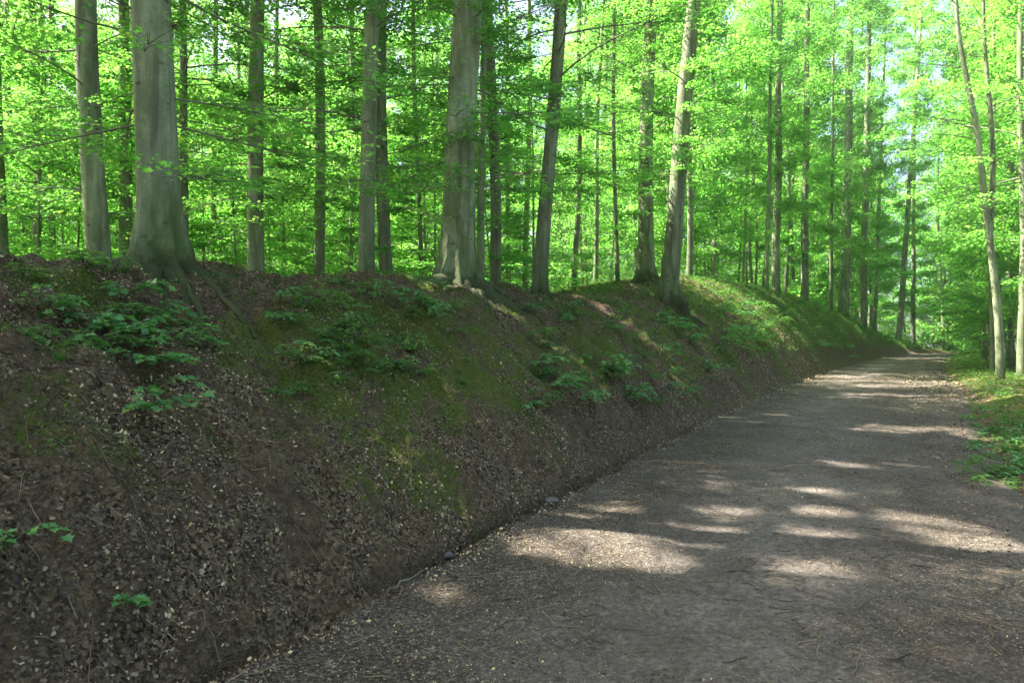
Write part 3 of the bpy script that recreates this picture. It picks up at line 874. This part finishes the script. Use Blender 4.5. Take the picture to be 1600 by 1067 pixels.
randtrees("midr", P_MID, 34, (26, 62), (1000, 1700), (.6, 1.1), (.8, 1.05), "slim beech", "tree", 2.4, 6)
randtrees("midc", P_MID, 13, (28, 60), (880, 1350), (.6, 1.0), (.9, 1.1), "slim beech", "tree", 2.3, 6)
randtrees("midout", P_MID, 14, (20, 60), (-420, -40), (.8, 1.2), (.9, 1.1), "slim beech", "tree", 3, 26)
randtrees("farout", P_FAR, 14, (60, 110), (-420, -40), (.9, 1.4), (1, 1.3), "distant beech", "tree", 3, 26)
randtrees("end", P_MID, 3, (98, 125), (1380, 1560), (1.0, 1.4), (1.1, 1.35), "distant beech", "tree", 2.5, 6)
randtrees("endshrub", P_SHR, 8, (92, 125), (1350, 1600), (1.2, 1.9), (1.0, 1.6), "leafy beech sapling", "sapling", 2.0, 7)
randtrees("far", P_FAR, 105, (62, 135), (-40, 1680), (.9, 1.4), (1.1, 1.45), "distant beech", "tree", 3.2, 6)
randtrees("farr", P_FAR, 34, (64, 165), (1150, 1680), (1.1, 1.6), (1.2, 1.6), "distant beech", "tree", 3.2, 6)
randtrees("gapfill", P_MID, 16, (45, 95), (1330, 1570), (1.0, 1.3), (1.3, 1.7), "slim beech", "tree", 2.4, 5.5)
randtrees("sapling", P_SAP, 46, (13, 27), (-60, 1250), (.8, 1.3), (.75, 1.25), "leafy beech sapling", "sapling", 1.6, 6.2)
randtrees("shrub", P_SHR, 90, (26, 85), (-60, 1680), (.8, 1.6), (.8, 1.5), "leafy beech sapling", "sapling", 2.5, 7)
for p in P_MID + P_FAR + P_SAP + P_SHR:
    for c in list(p.children): bpy.data.objects.remove(c)
    bpy.data.objects.remove(p)
print("forest", time.time() - T00)

# ------------------------------------------------------------------ seedlings on the bank
_lo = np.array([(0, 0), (.22, -.06), (.46, .12), (.26, .30), (.52, .52), (.22, .62), (0, 1.0), (-.22, .62), (-.52, .52), (-.26, .30), (-.46, .12), (-.22, -.06)])
def lobed(P, D, Nn, L):
    S = norm(np.cross(D, Nn)); n = len(P)
    V = P[:, None] + S[:, None] * (_lo[None, :, 0:1] * L[:, None, None]) + D[:, None] * (_lo[None, :, 1:2] * L[:, None, None]) + Nn[:, None] * (np.abs(_lo[None, :, 0:1]) * .25 - _lo[None, :, 1:2] ** 2 * .12) * L[:, None, None]
    b = np.arange(n)[:, None] * 12
    Fq = np.stack([b + [0, 1, 2, 3], b + [0, 3, 4, 5], b + [0, 5, 6, 7], b + [0, 7, 8, 9], b + [0, 9, 10, 11]], 1).reshape(-1, 4)
    return V.reshape(-1, 3), Fq
def seedling(px, py, size, n_st, leaf, label, group, seed, mat_=None, shape='lobed'):
    r = np.random.default_rng(seed)
    p = pix2ground(px, py)
    x, y = p[0], p[1]; z = gz(x, y)
    root = empty("maple_seedling" if shape == 'lobed' else "beech_seedling", (x, y, z - .02))
    tag(root, label, "seedling", group)
    q, t = qt(np.array([x]), np.array([y]))
    m = ML(q)[0]; dn = np.array([1, -m]) / math.hypot(1, m)      # downhill
    nrm = tnormal(np.array([x]), np.array([y]))[0]
    a = np.arctan2(dn[1], dn[0]) + r.uniform(-1.5, 1.5, n_st)
    L = size * r.uniform(.6, 1.1, n_st)
    s = np.linspace(0, 1, 8)
    dh = np.stack([np.cos(a), np.sin(a), 0 * a], 1)
    rise = r.uniform(.3, 1.5, n_st)
    def pt(i, s): 
        return dh[i] * (L[i] * s)[:, None] + np.array([0, 0, 1.0]) * (L[i] * (rise[i] * 1.3 * s - rise[i] * 1.1 * s * s))[:, None] + nrm * (.10 * size * np.sin(s * 2.2))[:, None]
    P = np.stack([pt(np.full(8, i), s) for i in range(n_st)])
    v, f = tubes(P, np.full((n_st, 1), .0035) * (1.3 - s)[None], 4)
    obj("stem", quadmesh("stem", v, f), M_STEM, root)
    per = max(5, int(size / leaf * 2.3))
    ii = np.repeat(np.arange(n_st), per); sv = np.tile(np.linspace(.25, 1, per), n_st) + r.normal(0, .02, n_st * per)
    Pp = pt(ii, sv); side = np.where(np.tile(np.arange(per), n_st) % 2 == 0, 1, -1)
    lat = np.cross(dh[ii], [0, 0, 1.0])
    D = norm(dh[ii] * .7 + lat * side[:, None] * r.uniform(.4, 1.1, len(ii))[:, None] + [0, 0, -.12] + r.normal(0, .15, (len(ii), 3)))
    Pp = Pp + D * .3 * leaf
    Nn = norm(np.array([0, 0, 1.0]) + nrm * .3 + r.normal(0, .36, (len(ii), 3))); Nn = norm(Nn - D * (Nn * D).sum(1, keepdims=True))
    Ls = leaf * r.uniform(.7, 1.2, len(ii))
    tint = np.clip(r.normal(.4, .22, len(ii)), 0, 1)
    if shape == 'lobed': V, F = lobed(Pp, D, Nn, Ls); tt = np.repeat(tint, 5)
    else: V, F = leaves6(Pp, D, Nn, Ls, Ls * .62); tt = np.repeat(tint, 2)
    me = quadmesh("leaves", V, F, None, {"tint": tt}, False)
    obj("leaves", me, mat_ or M_MAPLE, root)
G1 = "maple seedlings below the root-flared beech"
SEED = [  # px, py, size, stems, leaf, label
 (75, 545, .26, 4, .062, "blue-green maple seedling lowest left below the root-flared beech"),
 (60, 490, .28, 4, .060, "maple seedling on the crest at the far left"),
 (130, 500, .34, 6, .062, "maple seedling in the left middle of the leafy drift"),
 (190, 470, .34, 6, .058, "maple seedling just below the roots of the thickest beech"),
 (130, 440, .30, 6, .052, "yellow-green maple seedling topmost left of the big roots"),
 (200, 520, .36, 6, .064, "maple seedling at the heart of the leafy drift on the left bank"),
 (240, 500, .34, 6, .062, "maple seedling upper right in the leafy drift on the left bank"),
 (220, 570, .36, 5, .068, "maple seedling hanging lowest right in the leafy drift"),
 (265, 540, .34, 5, .066, "maple seedling reaching right over the bare worn gully"),
 (225, 670, .30, 5, .070, "lone blue-green maple seedling midway down the left bank"),
 (15, 880, .20, 4, .048, "bright green seedling cut by the left edge near the bottom"),
 (195, 945, .15, 4, .034, "small pale seedling among light dead leaves at lower left"),
 (500, 500, .34, 6, .044, "leafy seedling clump on the bank just right of the worn gully"),
 (540, 530, .34, 6, .044, "seedling clump above the mossy patch left of centre"),
 (460, 470, .30, 5, .042, "seedling clump at the crest right of the worn gully"),
 (590, 480, .36, 6, .048, "dark seedling clump under the smooth leaning beech"),
 (630, 490, .36, 6, .050, "dark seedling clump left of the first sunlit stripe"),
 (670, 515, .34, 5, .046, "seedling hanging below the big mossy beech"),
 (840, 575, .40, 6, .056, "dark seedling left of the sunlit stripe on the middle bank"),
 (860, 620, .44, 7, .056, "bushy seedling low on the middle bank above the path"),
 (900, 640, .40, 6, .056, "seedling just below the bushy one low on the middle bank"),
 (950, 600, .50, 6, .085, "large blue-green maple seedling at the end of the sunlit stripe"),
 (985, 620, .44, 6, .080, "maple seedling next to the large one above the path edge"),
 (815, 640, .32, 5, .045, "small seedling left below the bushy one on the middle bank"),
 (1050, 520, .55, 7, .080, "maple seedling below the roots of the pale leaning beech"),
 (1075, 540, .50, 7, .080, "maple seedling right of the mossy ridge"),
 (1105, 580, .50, 7, .070, "seedling near the foot of the bank past the mossy ridge"),
 (1030, 500, .50, 6, .075, "maple seedling just under the second mound trees"),
]
for k, (px, py, sz, ns, lf, lab) in enumerate(SEED):
    seedling(px, py, sz, ns, lf, lab, G1 if k < 9 else "seedlings on the bank", 900 + k, M_MAPLE if k not in (4, 12, 13, 14) else M_HERB, 'lobed')
k = 0
for (x0, x1, y0, y1, n, sz, lf, zn) in [(1110, 1330, 470, 560, 46, .75, .12, "on the far green bank"), (1490, 1600, 565, 760, 44, .35, .07, "on the verge right of the path"),
                                        (430, 720, 450, 620, 44, .27, .046, "on the bank left of the mossy beech"), (820, 1100, 480, 640, 50, .34, .052, "on the mossy ridge"),
                                        (20, 300, 425, 560, 20, .2, .042, "round the roots of the thickest beech")]:
    for _ in range(n):
        k += 1
        seedling(rng.uniform(x0, x1), rng.uniform(y0, y1), sz * rng.uniform(.7, 1.2), 5, lf, f"low green seedling {zn}", f"low seedlings {zn}", 2000 + k, M_HERB if k % 3 else M_MAPLE, 'ovate')

def grass(px, py, size, label, group, seed):
    r = np.random.default_rng(seed); p = pix2ground(px, py); n = 46
    z = gz(p[0], p[1])
    a = r.uniform(0, 6.28, n); lean = r.uniform(.2, 1.0, n); L = size * r.uniform(.5, 1.1, n)
    s = np.linspace(0, 1, 5)
    b = r.normal(0, size * .15, (n, 2))
    X = b[:, :1] + np.cos(a)[:, None] * (L * lean)[:, None] * s ** 1.7; Y = b[:, 1:] + np.sin(a)[:, None] * (L * lean)[:, None] * s ** 1.7
    Z = L[:, None] * (s - .45 * lean[:, None] * s ** 2.5)
    C = np.stack([X, Y, Z], -1); w = .004 * (1 - s ** 2 * .9)
    sd = np.stack([-np.sin(a), np.cos(a), 0 * a], 1)[:, None] * w[None, :, None] * (size / .15)
    V = np.stack([C - sd, C + sd], 2).reshape(-1, 3)
    F = (np.arange(n)[:, None, None] * 10 + gridfaces(5, 2)[None]).reshape(-1, 4)
    o = obj("grass_tuft", quadmesh("grass_tuft", V, F, None, {"tint": np.repeat(r.random(n), 4)}), M_HERB, None, (p[0], p[1], z - .01))
    tag(o, label, "grass tuft", group)
kk_ = 0
for (x0, x1, y0, y1, n, sz, zn) in [(1500, 1600, 580, 760, 34, .16, "on the verge right of the path"), (430, 760, 440, 620, 26, .10, "on the bank left of centre"),
                                    (900, 1250, 470, 600, 40, .16, "on the mossy ridge and far bank"), (0, 330, 420, 600, 14, .09, "round the roots of the thickest beech")]:
    for _ in range(n):
        kk_ += 1
        grass(rng.uniform(x0, x1), rng.uniform(y0, y1), sz * rng.uniform(.6, 1.3), f"thin green grass tuft {zn}", f"grass tufts {zn}", 5000 + kk_)

# ------------------------------------------------------------------ small things: stones and sticks
def stone(px, py, s, label, seed):
    r = np.random.default_rng(seed); p = pix2ground(px, py)
    a = np.linspace(0, 2 * np.pi, 17)[:-1]; b = np.linspace(-np.pi / 2, np.pi / 2, 10)
    A, B = np.meshgrid(a, b); rad = s * (1 + .35 * fbm(np.cos(A) * 2 + 5, np.sin(A) * 2 + B * 1.5, 1, 3, seed))
    V = np.stack([rad * np.cos(A) * np.cos(B) * 1.3, rad * np.sin(A) * np.cos(B), rad * np.sin(B) * .65], -1).reshape(-1, 3)
    z = float(pathz(np.array([p[0]]), np.array([p[1]]))[0])
    o = obj("stone", quadmesh("stone", V, gridfaces(10, 16, True)), M_STONE, None, (p[0], p[1], z + s * .2)); o.rotation_euler = (0, 0, r.uniform(0, 6))
    tag(o, label, "stone")
stone(862, 786, .05, "rounded grey stone at the foot of the bank above the large sun patch", 1)
stone(700, 868, .035, "small stone in the dark crack along the path's left edge", 2)
def stick(px, py, ln, az, label, seed):
    r = np.random.default_rng(seed); p = pix2ground(px, py)
    s = np.linspace(0, 1, 10); x = p[0] + np.cos(az) * ln * (s - .5); y = p[1] + np.sin(az) * ln * (s - .5) + .03 * np.sin(s * 7 + seed)
    z = pathz(x, y) + .012
    z = z.max() * .5 + z * .5
    P = np.stack([x - p[0], y - p[1], z - z[0]], 1)[None]
    v, f = tubes(P, (.008 * (1.2 - s))[None], 6)
    tag(obj("fallen_stick", quadmesh("fallen_stick", v, f), M_TWIG, None, (p[0], p[1], z[0])), label, "stick")
for k, a in enumerate([(1130, 655, .9, .5, "thin bare stick at the far foot of the bank"), (1150, 615, 1.1, .9, "bare stick low on the bank near the path bend"),
                       (905, 758, .5, 1.1, "short twig lying across the path's left edge"), (1210, 600, 1.4, .7, "long stick at the foot of the far green bank"),
                       (640, 905, .3, 1.0, "small twig at the lower left path edge")]):
    stick(*a, 10 + k)
hz = bpy.data.meshes.new("haze")
import bmesh
bm = bmesh.new(); bmesh.ops.create_cube(bm, size=1.0); bm.to_mesh(hz); bm.free()
zmin = float(V_GROUND_MIN) - 1.0
hm, nt, out = mat("haze_air")
pv = N(nt, "ShaderNodeVolumePrincipled"); pv.inputs["Density"].default_value = .0004; pv.inputs["Color"].default_value = (.92, 1.0, .95, 1); pv.inputs["Anisotropy"].default_value = .3
nt.links.new(pv.outputs[0], out.inputs["Volume"])
ho = obj("haze", hz, hm); ho.scale = (810, 810, 46 - zmin); ho.location = (0, 0, (46 + zmin) / 2)
tag(ho, "thin sunlit air between the trees", kind="stuff")
print("done", time.time() - T00, len(bpy.data.objects))
